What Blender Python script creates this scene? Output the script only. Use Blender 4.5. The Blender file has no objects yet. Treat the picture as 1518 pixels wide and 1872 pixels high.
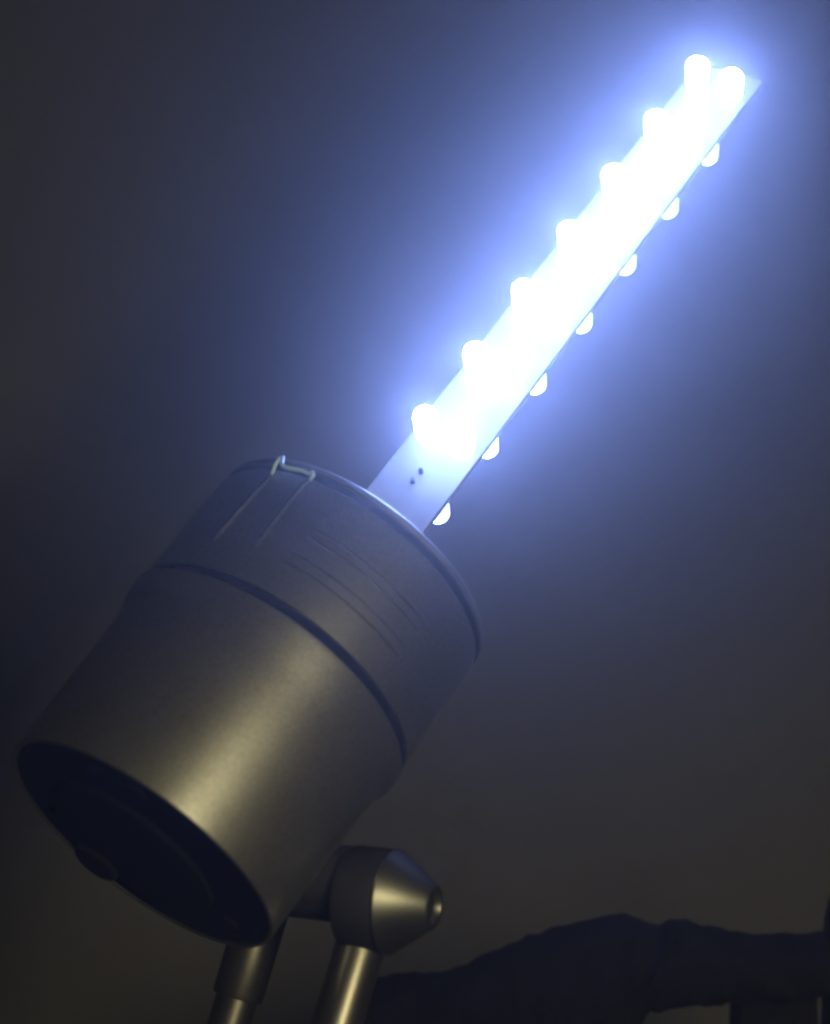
import bpy, bmesh, math, random
from mathutils import Vector, Matrix, noise

random.seed(7)
MM = 0.001
scene = bpy.context.scene
COL = scene.collection

# ------------------------------------------------------------------ camera
# Camera frame: x right, y down, z forward.  The lamp's rods stand along the world's Z.
PITCH = math.radians(10.0)
UPC = Vector((0.29 * math.cos(PITCH), -0.957 * math.cos(PITCH), math.sin(PITCH))).normalized()
FWD = Vector((0, 0, 1)) - UPC * UPC.z
FWD.normalize()
RGT = FWD.cross(UPC)                     # right handed: x right, y down, z forward
CAM_LOC = Vector((0.0, 0.0, 1.15))
ROT = Matrix((RGT, FWD, UPC))            # camera frame -> world


def W(v):
    """millimetres seen from the camera position -> world metres"""
    return ROT @ (Vector(v) * MM) + CAM_LOC


def D(v):
    return (ROT @ Vector(v)).normalized()


FPX, PX, PY = 4000.0, 759.0, 936.0


def at(px, py, z):
    return Vector(((px - PX) * z / FPX, (py - PY) * z / FPX, z))


cam_data = bpy.data.cameras.new("camera")
cam = bpy.data.objects.new("camera", cam_data)
COL.objects.link(cam)
cx, cy, cz = ROT @ Vector((1, 0, 0)), ROT @ Vector((0, -1, 0)), ROT @ Vector((0, 0, -1))
cam.matrix_world = Matrix((
    (cx.x, cy.x, cz.x, CAM_LOC.x),
    (cx.y, cy.y, cz.y, CAM_LOC.y),
    (cx.z, cy.z, cz.z, CAM_LOC.z),
    (0, 0, 0, 1)))
cam_data.sensor_fit = 'VERTICAL'
cam_data.sensor_height = 24.0
cam_data.lens = 24.0 * FPX / 1872.0
cam_data.clip_start = 0.01
cam_data.clip_end = 20.0
cam_data.dof.use_dof = True
cam_data.dof.focus_distance = 0.46
cam_data.dof.aperture_fstop = 8.0
scene.camera = cam

# ------------------------------------------------------------------ world, lamps, exposure
world = bpy.data.worlds.new("World")
scene.world = world
world.use_nodes = True
bg = world.node_tree.nodes["Background"]
bg.inputs[0].default_value = (1.0, 0.86, 0.62, 1)
bg.inputs[1].default_value = 0.002

ROOM_E = 0.95
rl = bpy.data.lights.new("room_lamp", 'AREA')
rl.shape = 'RECTANGLE'
rl.size = 0.07
rl.size_y = 0.09
rl.energy = ROOM_E
rl.color = (1.0, 0.87, 0.44)
ro = bpy.data.objects.new("room_lamp", rl)
COL.objects.link(ro)
target = Vector((-45, 50, 430))
lpos = target + Vector((0.41, -0.15, -0.83)).normalized() * 400
ro.location = W(lpos)
lz = (W(lpos) - W(target)).normalized()
ly = D((0.52909, -0.69753, 0.48324))
ly = (ly - lz * ly.dot(lz)).normalized()
lx = ly.cross(lz)
ro.matrix_world = Matrix(((lx.x, ly.x, lz.x, ro.location.x), (lx.y, ly.y, lz.y, ro.location.y), (lx.z, ly.z, lz.z, ro.location.z), (0, 0, 0, 1)))

LED_FRONT = 480.0
LED_BACK = 36.0
LED_COL = (0.255, 0.38, 1.0)
BLOOM_HAZE = 0.28  # density of the added volume that imitates lens bloom

scene.view_settings.view_transform = 'Standard'
scene.view_settings.look = 'None'
scene.view_settings.exposure = 0.0
scene.view_settings.gamma = 1.0
scene.view_settings.use_curve_mapping = False
scene.render.engine = 'CYCLES'
scene.cycles.use_denoising = True
scene.cycles.max_bounces = 3
scene.cycles.volume_bounces = 0
scene.cycles.filter_width = 2.8
scene.cycles.adaptive_threshold = 0.03
scene.cycles.sample_clamp_indirect = 4.0


# ------------------------------------------------------------------ materials
def new_mat(name):
    m = bpy.data.materials.new(name)
    m.use_nodes = True
    return m, m.node_tree.nodes, m.node_tree.links, m.node_tree.nodes["Principled BSDF"]


def noisy(name, c1, c2, scale, rough=(0.4, 0.5), metal=0.0, bump=0.0, bscale=200, detail=4, spec=0.5, speck=0.0, sscale=1500):
    m, n, l, p = new_mat(name)
    tc = n.new('ShaderNodeTexCoord')
    nz = n.new('ShaderNodeTexNoise')
    nz.inputs['Scale'].default_value = scale
    nz.inputs['Detail'].default_value = detail
    l.new(tc.outputs['Object'], nz.inputs['Vector'])
    cr = n.new('ShaderNodeValToRGB')
    cr.color_ramp.elements[0].position = 0.3
    cr.color_ramp.elements[1].position = 0.7
    cr.color_ramp.elements[0].color = (*c1, 1)
    cr.color_ramp.elements[1].color = (*c2, 1)
    l.new(nz.outputs['Fac'], cr.inputs['Fac'])
    if speck:
        sn = n.new('ShaderNodeTexNoise')
        sn.inputs['Scale'].default_value = sscale
        sn.inputs['Detail'].default_value = 2
        l.new(tc.outputs['Object'], sn.inputs['Vector'])
        sm = n.new('ShaderNodeMapRange')
        sm.inputs['From Min'].default_value = 0.25
        sm.inputs['From Max'].default_value = 0.75
        sm.inputs['To Min'].default_value = 1 - speck
        sm.inputs['To Max'].default_value = 1 + speck
        l.new(sn.outputs['Fac'], sm.inputs['Value'])
        mx = n.new('ShaderNodeVectorMath')
        mx.operation = 'SCALE'
        l.new(cr.outputs['Color'], mx.inputs[0])
        l.new(sm.outputs['Result'], mx.inputs['Scale'])
        l.new(mx.outputs['Vector'], p.inputs['Base Color'])
    else:
        l.new(cr.outputs['Color'], p.inputs['Base Color'])
    mr = n.new('ShaderNodeMapRange')
    mr.inputs['To Min'].default_value = rough[0]
    mr.inputs['To Max'].default_value = rough[1]
    l.new(nz.outputs['Fac'], mr.inputs['Value'])
    l.new(mr.outputs['Result'], p.inputs['Roughness'])
    p.inputs['Metallic'].default_value = metal
    p.inputs['Specular IOR Level'].default_value = spec
    if bump:
        b2 = n.new('ShaderNodeTexNoise')
        b2.inputs['Scale'].default_value = bscale
        b2.inputs['Detail'].default_value = 3
        l.new(tc.outputs['Object'], b2.inputs['Vector'])
        bp = n.new('ShaderNodeBump')
        bp.inputs['Strength'].default_value = bump
        bp.inputs['Distance'].default_value = 0.0004
        l.new(b2.outputs['Fac'], bp.inputs['Height'])
        l.new(bp.outputs['Normal'], p.inputs['Normal'])
    return m


M_METAL = noisy("satin_metal", (0.31, 0.31, 0.32), (0.35, 0.35, 0.36), 60, (0.345, 0.365), 0.9, 0.06, 1500, speck=0.3, sscale=2400)
M_DARK = noisy("dark_plastic", (0.012, 0.012, 0.014), (0.02, 0.02, 0.022), 80, (0.5, 0.65), 0.0, 0.1, 900, spec=0.3)
M_SEAL = noisy("seal_rubber", (0.006, 0.006, 0.008), (0.009, 0.009, 0.011), 80, (0.8, 0.9), 0.0, spec=0.05)
M_GROOVE_SHADE = noisy("groove_shade", (0.04, 0.04, 0.045), (0.07, 0.07, 0.075), 90, (0.5, 0.6), 0.6)  # dark tint painting the shade inside the grooves
M_CAP = noisy("cap_shade", (0.006, 0.006, 0.007), (0.010, 0.010, 0.011), 80, (0.8, 0.9), 0.0, 0.1, 900, spec=0.08)  # shade of the housing's end put in as near-black colour
M_ROD = noisy("rod_metal", (0.14, 0.135, 0.125), (0.17, 0.165, 0.155), 90, (0.32, 0.42), 0.9, 0.05, 1500)
M_KNOB = noisy("knob_metal", (0.12, 0.12, 0.115), (0.15, 0.15, 0.14), 90, (0.36, 0.44), 0.9, 0.05, 1500)
M_BOARD = noisy("board_white", (0.135, 0.14, 0.145), (0.17, 0.175, 0.18), 120, (0.45, 0.6), 0.0, 0.05, 800)
M_WIRE_LIT = noisy("wire_led_lit", (0.26, 0.42, 0.46), (0.42, 0.58, 0.62), 300, (0.4, 0.5), 0.0)  # LED light on the clip's bar put in as pale cyan
M_RIM = noisy("rim_metal", (0.11, 0.11, 0.12), (0.15, 0.15, 0.16), 90, (0.5, 0.6), 0.7)
M_WIRE_DIM = noisy("wire_dim", (0.03, 0.034, 0.042), (0.08, 0.088, 0.10), 500, (0.7, 0.8), 0.0, spec=0.05)  # same wire on the legs, its weaker light put into a darker colour
M_CLOTH = noisy("black_cloth", (0.004, 0.004, 0.004), (0.007, 0.007, 0.007), 150, (0.85, 0.95), 0.0, 0.4, 1800, spec=0.1)
M_WALL = noisy("wall_paint", (0.19, 0.181, 0.142), (0.222, 0.212, 0.168), 9, (0.8, 0.9), 0.0, 0.25, 500, detail=6, spec=0.2, speck=0.4, sscale=1300)


def led_mat(name, strength):
    m, n, l, p = new_mat(name)
    p.inputs['Base Color'].default_value = (0.8, 0.85, 0.9, 1)
    p.inputs['Roughness'].default_value = 0.25
    p.inputs['Emission Color'].default_value = (*LED_COL, 1)
    p.inputs['Emission Strength'].default_value = strength
    return m


M_LEDF = led_mat("led_front_glow", LED_FRONT)
M_LEDB = led_mat("led_back_glow", LED_BACK)
M_LENS = led_mat("led_lens_base", LED_FRONT * 0.06)
M_LENSB = led_mat("led_lens_base_back", LED_BACK * 0.25)


# ------------------------------------------------------------------ helpers
def link(name, me, mat, parent=None, smooth=True):
    o = bpy.data.objects.new(name, me)
    COL.objects.link(o)
    if mat and not me.materials:
        me.materials.append(mat)
    if smooth:
        for p in me.polygons:
            p.use_smooth = True
    if parent is not None:
        o.parent = parent
    return o


def frame_matrix(o, x, y, z):
    return Matrix(((x.x, y.x, z.x, o.x), (x.y, y.y, z.y, o.y), (x.z, y.z, z.z, o.z), (0, 0, 0, 1)))


def lathe(profile, seg=128, close=False):
    """profile: list of (radius, height) in mm -> mesh about local z"""
    bm = bmesh.new()
    rings = []
    for r, h in profile:
        if r < 1e-6:
            rings.append([bm.verts.new((0, 0, h * MM))])
        else:
            rings.append([bm.verts.new((r * MM * math.cos(2 * math.pi * i / seg),
                                        r * MM * math.sin(2 * math.pi * i / seg), h * MM)) for i in range(seg)])
    pairs = list(zip(rings, rings[1:])) + ([(rings[-1], rings[0])] if close else [])
    for a, b in pairs:
        for i in range(seg):
            j = (i + 1) % seg
            if len(a) == 1 and len(b) == 1:
                continue
            if len(a) == 1:
                bm.faces.new((a[0], b[j], b[i]))
            elif len(b) == 1:
                bm.faces.new((a[i], a[j], b[0]))
            else:
                bm.faces.new((a[i], a[j], b[j], b[i]))
    bmesh.ops.recalc_face_normals(bm, faces=bm.faces)
    for e in bm.edges:
        if len(e.link_faces) == 2 and e.calc_face_angle() > math.radians(35):
            e.smooth = False
    me = bpy.data.meshes.new("lathe")
    bm.to_mesh(me)
    bm.free()
    return me


def rod_mesh(profile, a, b, seg=48):
    """lathe with its axis from a to b (world), returned with its matrix"""
    z = (b - a).normalized()
    x = z.orthogonal().normalized()
    return lathe(profile, seg), frame_matrix(a, x, z.cross(x), z)


def tube(points, radius, seg=10):
    """smooth tube through points (metres), one mesh"""
    bm = bmesh.new()
    rings = []
    n = len(points)
    up = None
    for k, p in enumerate(points):
        d = (points[min(k + 1, n - 1)] - points[max(k - 1, 0)]).normalized()
        up = d.orthogonal().normalized() if up is None else (up - d * up.dot(d)).normalized()
        s = d.cross(up)
        r = radius[k] if isinstance(radius, (list, tuple)) else radius
        rings.append([bm.verts.new(p + (up * math.cos(2 * math.pi * i / seg) + s * math.sin(2 * math.pi * i / seg)) * r)
                      for i in range(seg)])
    for a, b in zip(rings, rings[1:]):
        for i in range(seg):
            j = (i + 1) % seg
            bm.faces.new((a[i], a[j], b[j], b[i]))
    bm.faces.new(rings[0])
    bm.faces.new(rings[-1])
    bmesh.ops.recalc_face_normals(bm, faces=bm.faces)
    me = bpy.data.meshes.new("tube")
    bm.to_mesh(me)
    bm.free()
    return me


# ------------------------------------------------------------------ the wall behind
bm = bmesh.new()
WALL_Y = 0.88
nx, nz = 40, 40
grid = [[bm.verts.new((-1.2 + 2.4 * i / nx, WALL_Y + 0.0015 * noise.noise((i * .35, j * .35, 3)), 0.15 + 2.2 * j / nz))
         for j in range(nz + 1)] for i in range(nx + 1)]
for i in range(nx):
    for j in range(nz):
        bm.faces.new((grid[i][j], grid[i + 1][j], grid[i + 1][j + 1], grid[i][j + 1]))
me = bpy.data.meshes.new("wall")
bm.to_mesh(me)
bm.free()
wall = link("wall", me, M_WALL)
wall["kind"] = "structure"
wall["label"] = "plain dim grey wall behind the lamp"

# ------------------------------------------------------------------ the lamp
AX = D((0.52909, -0.69753, 0.48324))     # housing axis, pointing up and away
WX = D((0.84563, 0.38606, -0.3686))      # width of the circuit board
WX = (WX - AX * WX.dot(AX)).normalized()
NB = AX.cross(WX)                        # away from the board's lit face
BASE = W((-52.99, 64.42, 421.05))

lamp = bpy.data.objects.new("spotlight", None)
COL.objects.link(lamp)
lamp.empty_display_size = 0.03
lamp.matrix_world = frame_matrix(BASE, WX, NB, AX)
lamp["label"] = "grey metal cylinder spotlight with a glowing white LED board sticking out of its end"
lamp["category"] = "lamp"
bpy.context.view_layer.update()
LINV = lamp.matrix_world.inverted()


def part(name, me, mat, parent=lamp, world_m=None, smooth=True):
    o = link(name, me, mat, parent, smooth)
    if world_m is not None:
        bpy.context.view_layer.update()
        m = LINV @ world_m
        o.matrix_local = m if parent is lamp else parent.matrix_local.inverted() @ m
    return o


# lower sleeve, flared into a collar
low = [(29.6, 2.2), (29.6, 0.6), (29.9, 0.15), (30.6, 0.12), (30.72, 0.25), (30.75, 1.2)]
low += [(30.75 + 0.70 * k / 12, 1.2 + 32.0 * k / 12) for k in range(1, 13)]
low += [(31.5 + 0.3 * k / 10, 35.0 + 6.5 * k / 10) for k in range(11)]
low += [(31.85, 42.6), (31.84, 43.05), (31.7, 43.2),
        (29.4, 43.2), (29.2, 42.6), (29.0, 8.0)]
me_low = lathe(low, 160, True)
for v_ in me_low.vertices:              # collar shaped to swell at the sides only, keeping highlights off its front
    h_, r_ = v_.co.z / MM, math.hypot(v_.co.x, v_.co.y) / MM
    if h_ > 36.5 and r_ > 30.5:
        t_ = min(1.0, (h_ - 36.5) / 3.6)
        t_ = t_ * t_ * (3 - 2 * t_)
        s_ = abs(math.sin(math.atan2(v_.co.y, v_.co.x) + math.radians(57)))
        k_ = 1 + 1.35 * t_ * s_ ** 5 / r_
        v_.co.x *= k_
        v_.co.y *= k_
body = part("lower_sleeve", me_low, M_METAL)
# dark seal whose black also paints the gap shadow between both sleeves
part("seal_ring", lathe([(29.0, 43.22), (31.9, 43.22), (32.05, 43.4), (32.05, 44.75), (31.9, 44.95), (29.0, 44.95)], 160, True), M_SEAL)


# upper sleeve with two pairs of fine grooves drawn as dark strips
up = [(29.5, 45.0), (32.4, 45.0), (32.5, 45.1)]
up += [(32.5, 70.9), (32.4, 71.5), (32.05, 71.8), (29.6, 71.85), (29.5, 71.0)]
sleeve = part("upper_sleeve", lathe(up, 160, True), M_METAL)
for g in (52.45, 54.8, 59.5, 61.6):
    bm = bmesh.new()                    # dark raised strip painting the scored line's shade, only across the lit front
    rows = []
    for k in range(49):
        a_ = math.radians(-86 + 54 * k / 48)
        hw = 0.26 * math.sin(math.pi * (k + 0.6) / 49.2) ** 0.5
        rows.append([bm.verts.new((r_ * MM * math.cos(a_), r_ * MM * math.sin(a_), (g + z_) * MM))
                     for r_, z_ in ((32.3, -hw), (32.545, -hw), (32.56, 0), (32.545, hw), (32.3, hw))])
    for p0, p1 in zip(rows, rows[1:]):
        for q in range(5):
            bm.faces.new((p0[q], p1[q], p1[(q + 1) % 5], p0[(q + 1) % 5]))
    bm.faces.new(rows[0])
    bm.faces.new(rows[-1])
    bmesh.ops.recalc_face_normals(bm, faces=bm.faces)
    me = bpy.data.meshes.new("groove_shade_strip")
    bm.to_mesh(me)
    bm.free()
    part("groove_shade_strip", me, M_GROOVE_SHADE, sleeve)
# rim: dark joint, then a rounded lip
part("seal_ring", lathe([(29.0, 71.9), (31.85, 71.9), (32.0, 72.0), (32.0, 73.4), (31.85, 73.5), (29.0, 73.5)], 160, True), M_SEAL)
part("rim", lathe([(30.0, 73.55), (31.9, 73.55), (32.2, 73.75), (32.3, 74.1), (32.1, 74.9), (31.6, 75.4), (31.0, 75.6),
                   (30.3, 75.4), (30.0, 75.0)], 160, True), M_RIM)

# closed end, its shade put in as near-black, with a shallow boss
cap = part("end_cap", lathe([(0, 0.9), (27.5, 0.9), (28.6, 0.5), (29.3, 0.4), (29.55, 0.7), (29.55, 4.0), (0, 4.0)], 128), M_CAP)
part("boss", lathe([(0, -0.4), (12.0, -0.35), (17.0, -0.2), (18.8, 0.1), (19.4, 0.88), (0, 0.88)], 96), M_CAP, cap)
cap.children[0].location = (-3.5 * MM, 5.0 * MM, 0)
nub = part("cable_stub", lathe([(0, -1.6), (4.2, -1.6), (5.0, -1.2), (5.3, -0.6), (5.4, 0.9), (0, 0.9)], 32), M_CAP, cap)
nub.location = (-14.5 * MM, 19.0 * MM, 0)
for k in range(3):
    a = math.radians(40 + 120 * k)
    s = part("screw", lathe([(0, 0.0), (1.6, 0.0), (2.0, 0.25), (2.0, 0.88), (0, 0.88)], 20), M_CAP, cap)
    s.location = (23.8 * MM * math.cos(a), 23.8 * MM * math.sin(a), 0)

# inside floor of the upper sleeve that carries the board
part("board_holder", lathe([(0, 62.0), (29.4, 62.0), (29.4, 64.0), (0, 64.0)], 96), M_DARK)

# circuit board: outline in (x, z) mm with a small flared corner at its tip
HB = 8.35
TH = 1.6
outline = [(-HB, 64.1), (HB, 64.1), (HB, 236.0), (HB + 0.3, 241.0), (HB + 0.5, 246.0), (HB + 0.3, 247.6), (HB - 0.5, 248.4),
           (-HB + 0.8, 247.0), (-HB, 246.2)]
bm = bmesh.new()
f0 = [bm.verts.new((x * MM, -TH / 2 * MM, z * MM)) for x, z in outline]
f1 = [bm.verts.new((x * MM, TH / 2 * MM, z * MM)) for x, z in outline]
bm.faces.new(f0)
bm.faces.new(list(reversed(f1)))
for i in range(len(outline)):
    j = (i + 1) % len(outline)
    bm.faces.new((f0[i], f1[i], f1[j], f0[j]))
bmesh.ops.recalc_face_normals(bm, faces=bm.faces)
bmesh.ops.bevel(bm, geom=[e for e in bm.edges], offset=0.15 * MM, segments=1, affect='EDGES')
me = bpy.data.meshes.new("board")
bm.to_mesh(me)
bm.free()
board = part("circuit_board", me, M_BOARD, smooth=False)
board["label"] = "white circuit board strip lined with glowing LEDs on both faces"

# LEDs: flange, cylinder and dome; local z is the way the LED points
prof = [(0, 0.0), (1.5, 0.05), (2.1, 0.3), (2.45, 0.8), (2.55, 1.4)]
prof += [(2.5, 5.6)]
prof += [(2.5 * math.cos(math.radians(t)), 5.6 + 2.5 * math.sin(math.radians(t))) for t in (15, 30, 45, 60, 75)] + [(0, 8.1)]
me_f = lathe(prof, 28)
for p_ in me_f.polygons:
    p_.material_index = 1 if p_.center.z < 5.2 * MM else 0
me_b = me_f.copy()
me_f.materials.append(M_LEDF)
me_f.materials.append(M_LENS)
me_b.materials.append(M_LEDB)
me_b.materials.append(M_LENSB)
lead = lathe([(0, -1.0), (0.28, -1.0), (0.28, 1.2), (0, 1.2)], 8)
STAND = 2.6
PITCHB, H0, DH = 20.944, 112.57, -11.44


def led(x, z, side):
    """side -1: lit face towards the camera, +1: the far face"""
    me = me_f if side < 0 else me_b
    o = link("led", me, M_LEDF if side < 0 else M_LEDB, board)
    jx, jz = random.uniform(-1, 1) * math.radians(2.0), random.uniform(-1, 1) * math.radians(2.0)
    o.rotation_euler = (math.radians(-90) * side + jx, jz, 0)
    o.location = (x * MM, side * (TH / 2 + 0.9) * MM, z * MM)
    return o


for i in range(7):
    for s in (-1, 1):
        led(s * 4.6, H0 + PITCHB * i, -1)
for i in range(7):
    for s in (-1, 1):
        led(s * 4.6, H0 + DH + PITCHB * i, 1)

# two bare pins low on the board
for px_, pz_ in ((-0.64, 100.4), (-0.51, 103.5)):
    o = link("pin", lathe([(0, 0), (0.55, 0), (0.5, 0.9), (0.3, 1.6), (0, 1.7)], 12), M_DARK, board)
    o.rotation_euler = (math.radians(90), 0, 0)
    o.location = (px_ * MM, -TH / 2 * MM, pz_ * MM)


# wire clip hooked over the rim; bright bar and dim legs painted by material
def cyl(h, ang, r):
    a = math.radians(ang)
    return Vector((r * math.cos(a), r * math.sin(a), h)) * MM


pts = [cyl(51.3, -114.0, 32.85)]
pts += [cyl(51.3 + 18.5 * k / 8, -114.0 + 2.0 * k / 8, 32.85) for k in range(1, 9)]
pts += [cyl(70.6, -111.8, 33.2), cyl(71.6, -111.5, 33.9), cyl(73.4, -111.2, 34.3), cyl(73.6, -110.2, 34.3), cyl(72.2, -109.0, 34.1)]
pts += [cyl(71.6 - .2 * math.sin(k), -108.0 + 11.0 * k / 6, 34.0) for k in range(7)]
pts += [cyl(72.3, -95.8, 34.2), cyl(72.0, -95.2, 34.0), cyl(70.8, -95.8, 33.4)]
pts += [cyl(69.8 - 17.6 * k / 8, -97.4 + .6 * k / 8, 32.85) for k in range(9)]
nl = 9
clip = part("wire_clip", tube(pts[nl - 1:-9], 0.4 * MM, 10), M_WIRE_LIT)
part("clip_leg", tube(pts[:nl], 0.4 * MM, 10), M_WIRE_DIM, clip)
part("clip_leg", tube(pts[-10:], 0.4 * MM, 10), M_WIRE_DIM, clip)

# pivot: collar, cone knob, arm into the housing
KD = D((0.915, 0.04, -0.4))
KC = W(at(716, 1648, 425))
m = frame_matrix(KC, KD.orthogonal().normalized(), KD.cross(KD.orthogonal().normalized()), KD)
piv = part("pivot_collar", lathe([(0, -9.0), (9.0, -9.0), (9.8, -8.6), (10.1, -8.0), (10.1, -0.9), (9.9, -0.35), (9.4, -0.2), (0, -0.2)], 64),
           M_DARK, world_m=m)
knob = part("knob", lathe([(0, -0.15), (9.9, -0.15), (10.25, 0.1), (10.3, 0.6), (10.0, 1.1), (4.5, 8.9), (4.1, 9.2), (3.3, 9.2), (3.0, 8.9),
                           (2.7, 7.6), (0, 7.6)], 64), M_KNOB, world_m=m)
part("socket", lathe([(0, 7.65), (2.6, 7.65), (2.6, 7.9), (0, 7.9)], 24), M_DARK, knob, world_m=m)
m_arm = m.copy()
m_arm.translation = m.translation + Vector((0, 0, 0.0022))
arm = part("arm", lathe([(0, -26.0), (7.4, -26.0), (7.6, -25.6), (7.6, -8.9), (0, -8.9)], 40), M_DARK, world_m=m_arm)

# two upright rods
DOWN = Vector((0, 0, -1))
t0 = W(at(676, 1672, 427.5))
me, m = rod_mesh([(0, 0), (4.7, 0), (4.9, 0.4), (4.9, 60.0), (0, 60.0)], t0, t0 + DOWN * 0.06)
part("rod", me, M_ROD, world_m=m)
t1 = W(at(505, 1590, 462))
L1 = 27.6
me, m = rod_mesh([(0, 0), (5.2, 0), (5.4, 0.4), (5.4, L1 - .6), (5.2, L1 - 0.1), (4.5, L1)], t1, t1 + DOWN * 0.06)
up_rod = part("rod", me, M_ROD, world_m=m)
me, m = rod_mesh([(0, L1 - 4), (4.4, L1 - 4), (4.4, 66.0), (0, 66.0)], t1, t1 + DOWN * 0.06)
part("inner_tube", me, M_ROD, up_rod, world_m=m)

# ------------------------------------------------------------------ black cloth below and right of the lamp
ZC = 505.0
K = (ZC + 22) / FPX        # mm per pixel there
top = [(640, 1800), (722, 1788), (797, 1783), (862, 1762), (932, 1729), (975, 1710), (1045, 1692), (1120, 1673), (1158, 1678), (1212, 1697),
       (1250, 1684), (1293, 1700), (1347, 1710), (1427, 1716), (1508, 1713), (1600, 1706)]
bot = [(640, 2050), (1120, 2050), (1166, 1866), (1176, 1842), (1363, 1822), (1500, 1812), (1600, 1805)]


def interp(tab, x):
    for (x0, y0), (x1, y1) in zip(tab, tab[1:]):
        if x0 <= x <= x1:
            return y0 + (y1 - y0) * (x - x0) / (x1 - x0)
    return tab[-1][1] if x > tab[-1][0] else tab[0][1]


def wrinkle(p, q):
    v = Vector((p * 0.018, q * 0.018, 0.0))
    return 1.6 * noise.noise(v) + 0.8 * noise.noise(v * 2.6) + 0.35 * noise.noise(v * 6.5)


cloth_world = W(at(1150, 1780, ZC + 22))


def sheet(x0, x1, ftop, fbot, zoff, depth, stepx=7, m=26, lean=0.0):
    """closed bolster of cloth between two outlines; depth in mm"""
    bm = bmesh.new()
    cols = []
    nx_ = int((x1 - x0) / stepx) + 1
    for k in range(nx_):
        x = x0 + (x1 - x0) * k / (nx_ - 1)
        yt, yb = ftop(x), fbot(x)
        c = []
        for q in range(m):
            a = 2 * math.pi * q / m
            ca, sa = math.cos(a), math.sin(a)
            sy = math.copysign(abs(sa) ** 0.75, sa)
            y = (yt + yb) / 2 - (yb - yt) / 2 * sy
            z = ZC + zoff - depth * math.copysign(abs(ca) ** 0.8, ca)
            z += wrinkle(x + 90 * ca, y) * 2.0
            y += 6.0 * noise.noise(Vector((x * 0.045, q * 0.3, 7.0)))
            xx = x + lean * (y - 1712)
            c.append(bm.verts.new(W(Vector(((xx - PX) * K, (y - PY) * K, z))) - cloth_world))
        cols.append(c)
    for a, b in zip(cols, cols[1:]):
        for i in range(m):
            j = (i + 1) % m
            bm.faces.new((a[i], a[j], b[j], b[i]))
    bm.faces.new(cols[0])
    bm.faces.new(cols[-1])
    bmesh.ops.recalc_face_normals(bm, faces=bm.faces)
    me = bpy.data.meshes.new("cloth")
    bm.to_mesh(me)
    bm.free()
    return me


cloth = link("black_cloth", sheet(640, 1600, lambda x: interp(top, x), lambda x: interp(bot, x), 22, 16), M_CLOTH)
cloth.location = cloth_world
cloth["label"] = "black rumpled cloth with a fuzzy edge sagging below and right of the spotlight"
cloth["category"] = "cloth"
link("hanging_end", sheet(1362, 1500, lambda x: 1770 + 0.0 * x, lambda x: 2040, 26, 9, lean=-0.08), M_CLOTH, cloth)
link("hanging_end", sheet(1511, 1600, lambda x: 1630 + max(0, 1522 - x) * 3, lambda x: 2040, 20, 9), M_CLOTH, cloth)
# a raised seam that catches the LED light
sp = [W(at(1250 - 60 * k / 8, 1692 + 108 * k / 8, ZC + 2.0 - 0.5 * math.sin(k))) - cloth_world for k in range(9)]
link("seam", tube(sp, 0.5 * MM, 8), M_CLOTH, cloth)

# ------------------------------------------------------------------ thin haze added as a stand-in for lens bloom around the LEDs
bm = bmesh.new()
bmesh.ops.create_cube(bm, size=1.0)
for v_ in bm.verts:
    v_.co = Vector((v_.co.x * 2.6, 0.38 + v_.co.y * 1.2, 1.25 + v_.co.z * 2.5))
me = bpy.data.meshes.new("bloom_haze")
bm.to_mesh(me)
bm.free()
hm = bpy.data.materials.new("bloom_haze_air")
hm.use_nodes = True
n = hm.node_tree.nodes
n.clear()
out = n.new('ShaderNodeOutputMaterial')
pv = n.new('ShaderNodeVolumePrincipled')
pv.inputs['Color'].default_value = (0.92, 0.94, 1.0, 1)
pv.inputs['Density'].default_value = BLOOM_HAZE
pv.inputs['Anisotropy'].default_value = 0.925
hm.node_tree.links.new(pv.outputs[0], out.inputs['Volume'])
bloom_haze = link("bloom_haze", me, hm, smooth=False)
bloom_haze["kind"] = "stuff"
bloom_haze["label"] = "added thin hazy air standing in for lens bloom around the LEDs"
